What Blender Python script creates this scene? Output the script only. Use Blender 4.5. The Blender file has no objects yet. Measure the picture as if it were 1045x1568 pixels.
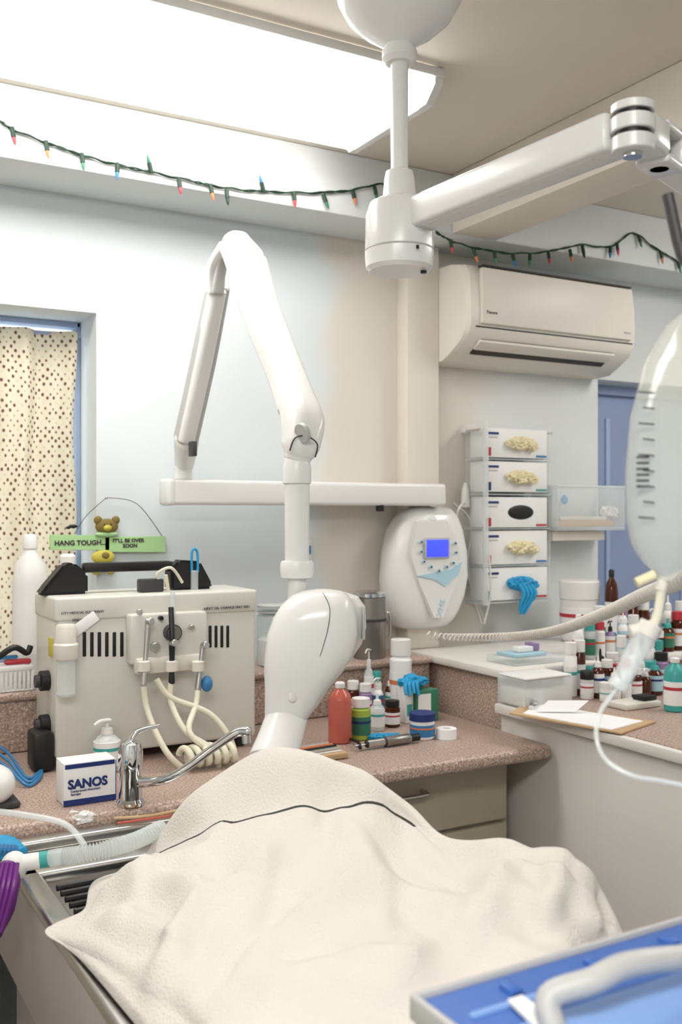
import bpy, bmesh, math, random
import numpy as np
from mathutils import Vector, Matrix, noise
random.seed(4)
F=1524.0; YAW=math.radians(29.6); S=math.sin(YAW); C=math.cos(YAW); H=1.45
# ---------- projection helpers
def pt(u,v,d):
    r=(u-522.5)/F*d
    return Vector((S*d+C*r, C*d-S*r, H-(v-784)/F*d))
def dY(u,Y):
    t=(u-522.5)/F; return Y/(C-S*t)
def onY(u,v,Y): return pt(u,v,dY(u,Y))
def onZ(u,v,z): return pt(u,v,(H-z)*F/(v-784))
def pz(u,d,z):
    p=pt(u,784,d); p.z=z; return p
def lin(c): return c/12.92 if c<=.04045 else ((c+.055)/1.055)**2.4
def rgb(h):
    if isinstance(h,str):
        h=h.lstrip('#'); h=[int(h[i:i+2],16)/255 for i in (0,2,4)]
    return (lin(h[0]),lin(h[1]),lin(h[2]),1)
# ---------- materials
def mat(name,col,rough=.5,metal=0,bump=0,bs=80,var=0,vs=6,trans=0,alpha=1,em=0,sss=0,ior=1.45,coat=0):
    m=bpy.data.materials.new(name); m.use_nodes=True
    nt=m.node_tree; b=nt.nodes['Principled BSDF']
    c=rgb(col)
    b.inputs['Base Color'].default_value=c
    b.inputs['Roughness'].default_value=rough; b.inputs['Metallic'].default_value=metal
    b.inputs['Transmission Weight'].default_value=trans; b.inputs['Alpha'].default_value=alpha
    b.inputs['IOR'].default_value=ior; b.inputs['Coat Weight'].default_value=coat
    if em:
        b.inputs['Emission Color'].default_value=c; b.inputs['Emission Strength'].default_value=em
    tc=nt.nodes.new('ShaderNodeTexCoord')
    if var:
        n=nt.nodes.new('ShaderNodeTexNoise'); n.inputs['Scale'].default_value=vs; n.inputs['Detail'].default_value=4
        nt.links.new(tc.outputs['Object'],n.inputs['Vector'])
        mx=nt.nodes.new('ShaderNodeMix'); mx.data_type='RGBA'
        mx.inputs[6].default_value=tuple(x*(1-var) for x in c[:3])+(1,)
        mx.inputs[7].default_value=tuple(min(1,x*(1+var)) for x in c[:3])+(1,)
        nt.links.new(n.outputs['Fac'],mx.inputs[0]); nt.links.new(mx.outputs[2],b.inputs['Base Color'])
    if bump:
        n=nt.nodes.new('ShaderNodeTexNoise'); n.inputs['Scale'].default_value=bs; n.inputs['Detail'].default_value=5
        nt.links.new(tc.outputs['Object'],n.inputs['Vector'])
        bp=nt.nodes.new('ShaderNodeBump'); bp.inputs['Strength'].default_value=bump; bp.inputs['Distance'].default_value=.003
        nt.links.new(n.outputs['Fac'],bp.inputs['Height']); nt.links.new(bp.outputs['Normal'],b.inputs['Normal'])
    return m
def ramp(nt,els):
    r=nt.nodes.new('ShaderNodeValToRGB'); e=r.color_ramp.elements
    e[0].position,e[0].color=els[0][0],rgb(els[0][1]); e[1].position,e[1].color=els[-1][0],rgb(els[-1][1])
    for p,c in els[1:-1]:
        x=e.new(p); x.color=rgb(c)
    return r
def mat_granite():
    m=mat('pink_granite_laminate','#b09a90',.38,bump=.03,bs=200); nt=m.node_tree; b=nt.nodes['Principled BSDF']
    tc=nt.nodes.new('ShaderNodeTexCoord'); n=nt.nodes.new('ShaderNodeTexNoise')
    n.inputs['Scale'].default_value=230; n.inputs['Detail'].default_value=2; n.inputs['Roughness'].default_value=.6
    nt.links.new(tc.outputs['Object'],n.inputs['Vector'])
    r=ramp(nt,[(.28,'#776258'),(.42,'#9d877b'),(.52,'#ad978a'),(.6,'#b9a497'),(.72,'#dccfc6')])
    nt.links.new(n.outputs['Fac'],r.inputs[0]); nt.links.new(r.outputs[0],b.inputs['Base Color']); return m
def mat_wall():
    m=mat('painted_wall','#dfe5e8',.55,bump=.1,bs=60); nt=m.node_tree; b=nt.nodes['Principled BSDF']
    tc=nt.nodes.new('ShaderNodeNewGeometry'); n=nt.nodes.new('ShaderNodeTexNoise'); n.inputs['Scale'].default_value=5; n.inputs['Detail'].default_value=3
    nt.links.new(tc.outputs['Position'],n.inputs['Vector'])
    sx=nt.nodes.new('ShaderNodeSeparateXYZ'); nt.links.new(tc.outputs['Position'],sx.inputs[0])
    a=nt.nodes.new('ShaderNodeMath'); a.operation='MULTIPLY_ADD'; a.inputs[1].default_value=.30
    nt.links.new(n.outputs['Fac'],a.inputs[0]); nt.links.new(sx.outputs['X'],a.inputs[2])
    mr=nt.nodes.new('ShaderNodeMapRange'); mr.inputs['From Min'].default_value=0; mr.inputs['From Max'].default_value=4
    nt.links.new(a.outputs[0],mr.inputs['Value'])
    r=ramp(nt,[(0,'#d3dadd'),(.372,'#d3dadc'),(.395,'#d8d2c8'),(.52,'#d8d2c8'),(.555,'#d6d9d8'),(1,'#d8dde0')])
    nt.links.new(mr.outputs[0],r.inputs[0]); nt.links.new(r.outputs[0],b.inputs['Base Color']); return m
def mat_curtain():
    m=mat('dotted_curtain_fabric','#eadfc4',.9,bump=.1,bs=300); nt=m.node_tree; b=nt.nodes['Principled BSDF']
    uv=nt.nodes.new('ShaderNodeUVMap'); 
    v=nt.nodes.new('ShaderNodeTexVoronoi'); v.inputs['Scale'].default_value=1; v.inputs['Randomness'].default_value=.3
    mp=nt.nodes.new('ShaderNodeMapping'); mp.inputs['Scale'].default_value=(56,56,56); mp.inputs['Rotation'].default_value=(0,0,.785)
    nt.links.new(uv.outputs[0],mp.inputs[0]); nt.links.new(mp.outputs[0],v.inputs['Vector'])
    r=ramp(nt,[(0,'#6b4a40'),(.22,'#7d5c4c'),(.30,'#e0d5bb'),(1,'#e8dec8')])
    nt.links.new(v.outputs['Distance'],r.inputs[0]); nt.links.new(r.outputs[0],b.inputs['Base Color'])
    tr=nt.nodes.new('ShaderNodeBsdfTranslucent'); nt.links.new(r.outputs[0],tr.inputs[0])
    mx=nt.nodes.new('ShaderNodeMixShader'); mx.inputs[0].default_value=.35
    o=[x for x in nt.nodes if x.type=='OUTPUT_MATERIAL'][0]
    nt.links.new(b.outputs[0],mx.inputs[1]); nt.links.new(tr.outputs[0],mx.inputs[2]); nt.links.new(mx.outputs[0],o.inputs[0]); return m
WHITE=mat('white_gloss_enamel','#e2e2e0',.22,var=.02)
WHITEM=mat('white_matte_plastic','#dfdedb',.45,var=.02)
GREYL=mat('light_grey_plastic','#b4b4b2',.4)
CREAM=mat('cream_plastic','#d8d4ca',.4,var=.03)
ACM=mat('ac_cream_plastic','#dcd8ce',.4,var=.02)
ACD=mat('ac_dark_slot','#3a342c',.6)
BLACK=mat('black_plastic','#161616',.45,bump=.05)
DGREY=mat('dark_grey_plastic','#3b3a3b',.5)
STEEL=mat('brushed_steel','#c8c7c4',.3,1,bump=.03,bs=200)
STEELD=mat('dull_steel','#96948f',.38,1,bump=.05,bs=120)
CHROME=mat('chrome','#d8d8d8',.08,1)
MACH=mat('beige_enamel_steel','#cdccc4',.4,var=.03,bump=.04)
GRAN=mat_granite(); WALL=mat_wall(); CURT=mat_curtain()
CEIL=mat('ceiling_paint','#dad3c7',.7,bump=.1,bs=40,var=.03)
SOFF=mat('soffit_paint','#d9dddd',.6,bump=.08,bs=40,var=.02)
FLOOR=mat('grey_vinyl_floor','#9a958e',.4,var=.15,vs=3)
CAB=mat('laminate_cabinet','#b4aa97',.5,var=.12,vs=14,bump=.05)
PANEL=mat('white_panel_paint','#e2ded8',.4,var=.02)
BEIGE=mat('beige_paint','#dad3c8',.5,var=.03)
TRIMB=mat('blue_painted_trim','#9fb1cf',.5)
DOORB=mat('blue_painted_door','#8a98b8',.5,var=.12,vs=4)
TOWEL=mat('white_terry_towel','#d9d4cc',.95,bump=.9,bs=260,var=.04,vs=10)
SEAMSHADE=mat('towel_seam_shadow','#3a3836',.9)
def lampmat(i,e): return mat('fluorescent_diffuser_%d'%i,'#fffcf8',.5,em=e)
GREEN=mat('sign_green','#a9cf94',.6,var=.06); SIGNT=mat('sign_lettering','#3a2a30',.6)
BROWNB=mat('bear_brown','#7a6a34',.7); YEL=mat('yellow_paint','#c2b64a',.6); WOOD=mat('pale_wood','#c0a27a',.5,var=.15,vs=20)
GCORD=mat('green_cord','#1f3a2c',.5)
RED=mat('red_plastic','#b23540',.35); ORG=mat('orange_plastic','#cf7a4a',.35); BLU=mat('blue_plastic','#3576a8',.35); GRN=mat('green_plastic','#3a755c',.35)
AMB=mat('amber_glass','#4a2110',.12,alpha=.95); PURP=mat('purple_rubber','#6a2a7a',.4); LAV=mat('mauve_plastic','#8f78a0',.4); TEAL=mat('teal_plastic','#3f9f99',.35)
CYAN=mat('blue_nitrile','#1f93c4',.5); LATEX=mat('latex_cream','#e0d6b0',.6)
PINKL=mat('red_liquid','#c9685a',.15,alpha=.85); LIME=mat('lime_plastic','#a3bb48',.4); LABEL=mat('white_label','#e6e6e4',.6); PAPER=mat('paper','#ededee',.8)
CLEAR=mat('clear_plastic','#eef2f2',.06,alpha=.2); CLEARM=mat('milky_plastic','#e9efee',.2,alpha=.45)
BAG=mat('iv_bag_vinyl','#e0e2d6',.10,alpha=.36,coat=.5); GLASS=mat('jar_glass','#cfdcdc',.04,alpha=.35)
SCREEN=mat('lcd_screen','#3a48ff',.3,em=.8); PALEB=mat('pale_blue_overlay','#a9cbd8',.4)
CASE=mat('case_blue_plastic','#3d65ae',.4,bump=.15,bs=120); CASEL=mat('case_light_blue','#7a9bd0',.45,bump=.2,bs=150)
NAVY=mat('navy_print','#1d2f6b',.5); HOSE=mat('cream_hose','#dbd7c2',.45)
TABS=mat('tabletop_side_grey','#968f8b',.45)
# ---------- builder
def cr(P,k,closed=False):
    P=[Vector(p) for p in P]; n=len(P); out=[]
    for i in range(n-1):
        p0=P[max(i-1,0)];p1=P[i];p2=P[i+1];p3=P[min(i+2,n-1)]
        for j in range(k):
            t=j/k
            out.append(.5*((2*p1)+(p2-p0)*t+(2*p0-5*p1+4*p2-p3)*t*t+(3*p1-p0-3*p2+p3)*t**3))
    out.append(P[-1]); return out
def sring(c,ax,ay,hx,hy,n=2.0,N=32):
    o=[]
    for i in range(N):
        a=2*math.pi*i/N; ca,sa=math.cos(a),math.sin(a)
        o.append(c+ax*(hx*math.copysign(abs(ca)**(2/n),ca))+ay*(hy*math.copysign(abs(sa)**(2/n),sa)))
    return o
def rring(c,ax,ay,hx,hy,r,k=5):
    o=[]; r=min(r,hx*.98,hy*.98)
    for sx,sy,a0 in ((1,1,0),(-1,1,90),(-1,-1,180),(1,-1,270)):
        for j in range(k+1):
            a=math.radians(a0+90*j/k); o.append(c+ax*(sx*(hx-r)+r*math.cos(a))+ay*(sy*(hy-r)+r*math.sin(a)))
    return o
class B:
    def __init__(s): s.bm=bmesh.new(); s.mats=[]; 
    def mi(s,m):
        if m not in s.mats: s.mats.append(m)
        return s.mats.index(m)
    def merge(s,t,m,M=None):
        if m is not None:
            i=s.mi(m)
            for f in t.faces: f.material_index=i
        if M is not None: bmesh.ops.transform(t,matrix=M,verts=t.verts)
        me=bpy.data.meshes.new('tmp'); t.to_mesh(me); t.free(); s.bm.from_mesh(me); bpy.data.meshes.remove(me); return s
    def box(s,a,b,m,bev=.003,M=None,seg=2):
        a=Vector(a);b=Vector(b); t=bmesh.new(); bmesh.ops.create_cube(t,size=1)
        sz=Vector([abs(b[i]-a[i]) for i in range(3)]); c=(a+b)/2
        for v in t.verts: v.co=Vector([v.co[i]*sz[i]+c[i] for i in range(3)])
        w=min(bev,min(sz)*.45)
        if w>0: bmesh.ops.bevel(t,geom=list(t.edges),offset=w,segments=seg,affect='EDGES',profile=.5)
        return s.merge(t,m,M)
    def loft(s,rings,m,cap=True,mats=None,closed=True):
        t=bmesh.new(); R=[[t.verts.new(p) for p in r] for r in rings]; N=len(rings[0])
        for i in range(len(R)-1):
            for j in range(N if closed else N-1):
                f=t.faces.new((R[i][j],R[i][(j+1)%N],R[i+1][(j+1)%N],R[i+1][j]))
                if mats: f.material_index=s.mi(mats[min(i,len(mats)-1)])
        if cap:
            f1=t.faces.new(R[0][::-1]); f2=t.faces.new(R[-1])
            if mats: f1.material_index=s.mi(mats[0]); f2.material_index=s.mi(mats[-1])
        bmesh.ops.recalc_face_normals(t,faces=t.faces)
        return s.merge(t,None if mats else m)
    def lathe(s,prof,o,m,ax=(0,0,1),n=28,mats=None):
        o=Vector(o); ax=Vector(ax).normalized(); q=ax.to_track_quat('Z','Y')
        X=q@Vector((1,0,0)); Y=q@Vector((0,1,0))
        return s.loft([sring(o+ax*z,X,Y,max(r,1e-4),max(r,1e-4),2,n) for r,z in prof],m,True,mats)
    def cyl(s,p0,p1,r,m,r1=None,n=24,bev=.15):
        p0=Vector(p0);p1=Vector(p1); L=(p1-p0).length; r1=r if r1 is None else r1; e=min(r,L/2)*bev
        return s.lathe([(r-e,0),(r,e),(r1,L-e),(r1-e,L)],p0,m,p1-p0,n)
    def tube(s,P,r,m,n=10,k=6,smooth=True):
        P=cr(P,k) if smooth else [Vector(p) for p in P]
        rings=[]; up=None
        for i,p in enumerate(P):
            d=(P[min(i+1,len(P)-1)]-P[max(i-1,0)]).normalized()
            if up is None: up=d.orthogonal().normalized()
            up=(up-d*up.dot(d)); up=up.normalized() if up.length>1e-6 else d.orthogonal().normalized()
            rr=r(i/(len(P)-1)) if callable(r) else r
            rings.append(sring(p,up,d.cross(up),rr,rr,2,n))
        return s.loft(rings,m)
    def beam(s,P,W,Hh,m,up=(0,0,1),n=4,N=32,k=6,rnd=.6,side=None,cr_=None):
        up=Vector(up); Pp=[Vector(p) for p in P]; out=[]
        Q=cr(Pp,k); M=len(Q)
        def val(A,i):
            x=i/(M-1)*(len(A)-1); j=min(int(x),len(A)-2); f=x-j; f=f*f*(3-2*f); return A[j]*(1-f)+A[j+1]*f
        def rg(c,a,b_,w,h): return rring(c,a,b_,w,h,cr_) if cr_ else sring(c,a,b_,w,h,n,N)
        rings=[]
        for i,p in enumerate(Q):
            d=(Q[min(i+1,M-1)]-Q[max(i-1,0)]).normalized()
            sd=Vector(side).normalized() if side is not None else d.cross(up).normalized()
            sd=(sd-d*sd.dot(d)).normalized()
            u2=sd.cross(d).normalized()
            w,h=val(W,i)/2,val(Hh,i)/2
            if i==0:
                e=min(w,h)*rnd
                for a in (0.0,.35,.7,.9): 
                    q=math.sqrt(max(0,1-(1-a)**2)); rings.append(rg(p-d*e*(1-a),sd,u2,w-e+e*q,h-e+e*q))
            rings.append(rg(p,sd,u2,w,h))
            if i==M-1:
                e=min(w,h)*rnd
                for a in (.9,.7,.35,0.0):
                    q=math.sqrt(max(0,1-(1-a)**2)); rings.append(rg(p+d*e*(1-a),sd,u2,w-e+e*q,h-e+e*q))
        return s.loft(rings,m)
    def sph(s,c,r,m,nz=0,ns=20,seed=0,M=None):
        t=bmesh.new(); bmesh.ops.create_icosphere(t,subdivisions=4 if nz else 3,radius=1)
        r=(r,r,r) if not hasattr(r,'__len__') else r
        for v in t.verts:
            k=1+nz*noise.noise(v.co*ns*.1+Vector((seed,seed*2,0))) + (nz*.5*noise.noise(v.co*ns*.25+Vector((seed,0,5))) if nz else 0)
            v.co=Vector([v.co[i]*r[i]*k for i in range(3)])
        bmesh.ops.transform(t,matrix=Matrix.Translation(Vector(c))@(M or Matrix()),verts=t.verts)
        return s.merge(t,m)
    def text(s,str_,size,loc,m,ext=.0006,rot=(math.pi/2,0,0),al='LEFT',bold=0):
        cu=bpy.data.curves.new('t','FONT'); cu.body=str_; cu.size=size; cu.extrude=ext; cu.align_x=al; cu.offset=bold; cu.resolution_u=3
        ob=bpy.data.objects.new('t',cu); bpy.context.scene.collection.objects.link(ob)
        bpy.context.view_layer.update()
        me=bpy.data.meshes.new_from_object(ob.evaluated_get(bpy.context.evaluated_depsgraph_get()))
        t=bmesh.new(); t.from_mesh(me); bpy.data.objects.remove(ob); bpy.data.curves.remove(cu); bpy.data.meshes.remove(me)
        from mathutils import Euler
        return s.merge(t,m,Matrix.Translation(Vector(loc))@Euler(rot).to_matrix().to_4x4())
    def poly(s,pts,ext,m,bev=0):
        t=bmesh.new(); f=t.faces.new([t.verts.new(p) for p in pts])
        r=bmesh.ops.extrude_face_region(t,geom=[f]); vs=[x for x in r['geom'] if isinstance(x,bmesh.types.BMVert)]
        bmesh.ops.translate(t,verts=vs,vec=Vector(ext)); bmesh.ops.recalc_face_normals(t,faces=t.faces)
        if bev: bmesh.ops.bevel(t,geom=list(t.edges),offset=bev,segments=2,affect='EDGES')
        return s.merge(t,m)
    def done(s,name,ang=35,origin=True):
        me=bpy.data.meshes.new(name)
        if origin and len(s.bm.verts):
            xs=[v.co for v in s.bm.verts]
            o=Vector([(min(p[i] for p in xs)+max(p[i] for p in xs))/2 for i in range(3)]); o.z=min(p.z for p in xs)
            bmesh.ops.translate(s.bm,verts=s.bm.verts,vec=-o)
        else: o=Vector()
        s.bm.to_mesh(me); s.bm.free()
        for m in s.mats: me.materials.append(m)
        for p in me.polygons: p.use_smooth=True
        me.set_sharp_from_angle(angle=math.radians(ang))
        ob=bpy.data.objects.new(name,me); ob.location=o; bpy.context.scene.collection.objects.link(ob); return ob
Zc=2.42; WY=2.53; X0,X1,Y0=-1.6,3.6,-1.8
# ---------- room shell
b=B(); b.box((X0,Y0,-.1),(X1,3.0,0),FLOOR,0); b.done('floor')
b=B(); b.box((X0,Y0,Zc),(X1,WY+.2,Zc+.1),CEIL,0); b.done('ceiling')
b=B()
wx0,wx1,wz0,wz1=-.55,.715,1.06,1.96; dx0,dx1,dz=2.45,3.35,1.905
T=WY+.2
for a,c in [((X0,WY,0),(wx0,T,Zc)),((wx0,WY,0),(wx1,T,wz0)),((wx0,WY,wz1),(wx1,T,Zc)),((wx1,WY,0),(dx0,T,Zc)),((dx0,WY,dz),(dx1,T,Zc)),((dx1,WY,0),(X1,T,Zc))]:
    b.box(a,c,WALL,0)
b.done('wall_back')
b=B(); b.box((X0-.1,Y0,0),(X0,T,Zc),SOFF,0); b.done('wall_left')
b=B(); b.box((X1,Y0,0),(X1+.1,T,Zc),SOFF,0); b.done('wall_right')
b=B(); b.box((X0,Y0-.1,0),(X1,Y0,Zc),SOFF,0); b.done('wall_front')
b=B(); b.box((X0,2.33,2.25),(X1,WY,Zc),SOFF,.006); b.done('trim_1')
b=B(); b.box((1.69,-.5,2.25),(1.85,2.33,Zc),CEIL,.006); b.done('trim_2')
b=B(); b.box((1.63,2.47,1.04),(1.745,WY,2.25),BEIGE,.004); b.done('trim_3')
# window
b=B()
for a,c in [((wx0,2.70,wz0),(wx0+.04,2.73,wz1)),((wx1-.012,2.68,wz0),(wx1,2.73,wz1)),((wx0,2.68,wz1-.015),(wx1,2.73,wz1)),((wx0,2.68,wz0),(wx1,2.73,wz0+.03)),((.05,2.69,wz0),(.09,2.73,wz1))]:
    b.box(a,c,TRIMB,.003)
b.box((wx0+.04,2.708,wz0+.03),(wx1-.012,2.712,wz1-.015),GLASS,0)
b.done('window_1')
# curtain
t=bmesh.new(); uvl=t.loops.layers.uv.new('UVMap'); nx,nz=160,40; V=[]
cx0,cx1=wx0+.03,.688
for j in range(nz+1):
    row=[]
    for i in range(nx+1):
        s=i/nx; z=wz1-.035-(j/nz)*.85
        y=2.645+.017*math.sin(s*62+.6*math.sin(j*.12))+.007*math.sin(s*131+j*.05)
        row.append(t.verts.new((cx0+(cx1-cx0)*s+.004*math.sin(j*.3+s*20),y,z)))
    V.append(row)
for j in range(nz):
    for i in range(nx):
        f=t.faces.new((V[j][i],V[j][i+1],V[j+1][i+1],V[j+1][i]))
        for l,(a,c) in zip(f.loops,[(i,j),(i+1,j),(i+1,j+1),(i,j+1)]): l[uvl].uv=(a/nx*1.75,c/nz*.85)
b=B(); b.mi(CURT); b.bm.free(); b.bm=t
b.tube([(cx0,2.655,wz1-.04),(cx1+.02,2.655,wz1-.04)],.005,TRIMB,smooth=False)
b.done('dotted_curtain',80)
# door in right opening
b=B(); b.box((dx0+.01,2.62,.005),(dx1-.01,2.66,dz-.01),DOORB,.003)
for x in (dx0+.12,dx0+.5): b.box((x,2.612,.9),(x+.02,2.622,dz-.12),TRIMB,.003)
b.box((dx0+.002,2.60,dz-.04),(dx1-.002,2.62,dz-.005),DOORB,.003); b.box((dx0+.002,2.59,.005),(dx0+.03,2.62,dz-.04),TRIMB,.003)
b.sph((dx0+.8,2.58,1.0),.025,STEEL); b.cyl((dx0+.8,2.58,1.0),(dx0+.8,2.62,1.0),.01,STEEL)
b.done('door_1')
# ---------- ceiling lights
def ceiling_light(i,x0,x1,y0,y1,em):
    b=B(); LAMP=lampmat(i,em)
    zt,zb=Zc-.002,2.35
    r=lambda x:[Vector((x,y0,zt)),Vector((x,y0,zt-.03)),Vector((x,y0+.03,zb+.008)),Vector((x,y0+.06,zb)),Vector((x,y1-.06,zb)),Vector((x,y1-.03,zb+.008)),Vector((x,y1,zt-.03)),Vector((x,y1,zt))]
    b.loft([r(x0+.02),r(x1-.02)],LAMP)
    for x in (x0,x1-.02):
        rr=lambda x:[Vector((x,y0-.006,zt)),Vector((x,y0-.006,zt-.034)),Vector((x,y0+.03,zb+.001)),Vector((x,y1-.03,zb+.001)),Vector((x,y1+.006,zt-.034)),Vector((x,y1+.006,zt))]
        b.loft([rr(x),rr(x+.02)],WHITE)
    for y in (y0-.012,y1): b.box((x0,y,zt-.02),(x1,y+.012,zt),WHITE,.002)
    return b.done('fluorescent_ceiling_light')
ceiling_light(1,-.2,1.27,1.79,2.19,7.8)
ceiling_light(2,2.45,2.85,.4,1.75,12)
ceiling_light(3,-1.2,.3,-.5,-.05,19)  # unseen fixture behind the camera, sized and placed for fill light
# ---------- string lights
b=B()
cp=[(-40,170),(0,185),(15,196),(70,218),(125,237),(175,251),(230,263),(290,276),(325,284),(375,291),(430,294),(490,295),(540,291),(590,283),(630,318),(665,352),(690,368),(730,380),(785,388),(840,385),(890,375),(935,378),(970,357),(1000,377),(1045,403),(1090,415)]
P=cr([onY(u,v,2.322) for u,v in cp],8)
b.tube([p+Vector((0,.0,.0015*math.sin(i*1.3))) for i,p in enumerate(P)],.0024,GCORD,n=6,k=1,smooth=False)
b.tube([p+Vector((0,.002,.003*math.sin(i*.9+2))) for i,p in enumerate(P)],.0020,GCORD,n=6,k=1,smooth=False)
cols=[RED,ORG,GRN,BLU,GRN,RED,ORG,GCORD,BLU,RED,GRN,ORG,GRN]
bl=[(18,195,4),(70,216,3),(125,235,2),(180,250,-2),(232,265,-8),(274,273,2),(322,282,4),(347,290,1),(404,294,-9),(450,294,1),(495,297,9),(540,291,5),(574,286,3),(690,367,2),(725,381,8),(757,384,2),(785,388,4),(812,388,-4),(840,385,1),(873,382,3),(892,376,3),(935,377,-4),(945,372,1),(978,360,6),(1012,385,3),(1038,400,7)]
for i,(u,v,sl) in enumerate(bl):
    p=onY(u,v,2.32); dr=Vector((sl*.04,-.15,-1 if sl>-5 else 1)).normalized()
    b.cyl(p,p+dr*.024,.0055,GCORD,n=8); b.lathe([(.0042,0),(.0045,.006),(.003,.014),(.0005,.02)],p+dr*.023,cols[i%13],dr,8)
b.done('string_lights')
# ---------- air conditioner
b=B(); ax0,ax1=1.745,2.425
prof=[(2.528,2.185),(2.40,2.185),(2.355,2.175),(2.335,2.15),(2.328,2.1),(2.325,2.02),(2.33,1.985),(2.35,1.955),(2.40,1.925),(2.44,1.905),(2.528,1.90)]
b.loft([[Vector((x,y+(.012 if e else 0),z)) for y,z in prof] for x,e in ((ax0,1),(ax0+.012,0),(ax1-.012,0),(ax1,1))],ACM)
b.box((ax0+.045,2.316,2.0),(ax1-.03,2.335,2.165),ACM,.006)
b.box((ax0+.05,2.322,2.168),(ax1-.03,2.345,2.174),ACD,.001)
b.box((ax0+.03,2.327,1.990),(ax1-.02,2.34,1.994),ACD,.001)
M=Matrix.Translation((0,2.372,1.942))@Matrix.Rotation(math.radians(-31),4,'X')
b.box((ax0+.06,-.032,-.006),(ax1-.09,.032,.002),ACD,.002,M)
b.box((ax0+.055,-.033,-.010),(ax1-.085,.006,-.001),ACM,.002,M)
b.text('Panora',.014,(ax0+.06,2.3155,2.03),DGREY); b.box((ax1-.07,2.314,2.02),(ax1-.04,2.318,2.026),GREYL,.001)
b.done('wall_air_conditioner')
# ---------- counters
b=B()
b.box((X0+.01,1.80,.865),(1.60,2.52,.90),GRAN,.014,seg=4)
b.done('granite_countertop')
b=B()
b.box((.905,1.94,.10),(1.575,2.52,.864),CAB,.002)
b.box((.92,1.922,.70),(1.56,1.94,.855),CAB,.003); b.box((.92,1.922,.40),(1.56,1.94,.69),CAB,.003); b.box((.92,1.922,.12),(1.56,1.94,.39),CAB,.003)
b.box((X0+.01,1.86,.10),(.32,2.52,.864),CAB,.002)
for z in (.80,.56,.26):
    xc=1.26; b.tube([(xc-.05,1.924,z),(xc-.05,1.9,z),(xc-.03,1.893,z),(xc+.03,1.893,z),(xc+.05,1.9,z),(xc+.05,1.924,z)],.005,STEEL)
b.done('base_cabinet')
b=B()
b.box((X0+.01,2.34,.902),(1.62,2.525,1.02),GRAN,.003); b.box((X0+.01,2.325,1.02),(1.62,2.525,1.04),GRAN,.008,seg=3)
b.done('raised_ledge')
b=B()
b.box((1.645,2.03,0.0),(2.44,2.465,1.02),GRAN,.003); b.box((1.625,2.015,1.02),(2.44,2.465,1.042),PANEL,.006)
b.done('raised_counter')
PZ=.966
b=B()
b.box((1.612,.75,0),(2.35,2.01,.938),PANEL,.003); b.box((1.592,.73,.939),(2.36,2.012,PZ-.003),PANEL,.004); b.box((1.61,.75,PZ-.004),(2.36,2.010,PZ-.0005),GRAN,.0005)
b.done('peninsula_cabinet')
# ---------- wet table
b=B(); tx0,tx1,ty0,ty1,tz=.33,.90,.95,1.795,.88
for a,c in [((tx0,ty0,tz-.02),(tx0+.035,ty1,tz)),((tx1-.035,ty0,tz-.02),(tx1,ty1,tz)),((tx0,ty0,tz-.02),(tx1,ty0+.04,tz)),((tx0,1.60,tz-.02),(tx1,1.64,tz)),((tx0,1.76,tz-.02),(tx1,ty1,tz))]:
    b.box(a,c,STEEL,.006,seg=3)
b.box((tx0+.01,ty0+.01,tz-.07),(tx1-.01,ty1-.01,tz-.055),STEEL,.003)
for a,c in [((tx0,ty0,.70),(tx0+.02,ty1,tz-.018)),((tx1-.02,ty0,.70),(tx1,ty1,tz-.018)),((tx0,ty0,.70),(tx1,ty0+.02,tz-.018)),((tx0,ty1-.02,.70),(tx1,ty1,tz-.018))]:
    b.box(a,c,TABS,.003)
b.box((tx0+.03,ty0+.03,.0),(tx1-.03,ty1-.03,.70),TABS,.003)
b.done('steel_wet_table')
b=B()
y=1.0
while y<1.55:
    b.cyl((tx0+.045,y,.872),(tx1-.04,y,.872),.005,BLACK,n=8); y+=.026
for x in (tx0+.06,.6,tx1-.08): b.cyl((x,1.0,.866),(x,1.55,.866),.004,BLACK,n=8)
b.done('table_grate')
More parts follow.
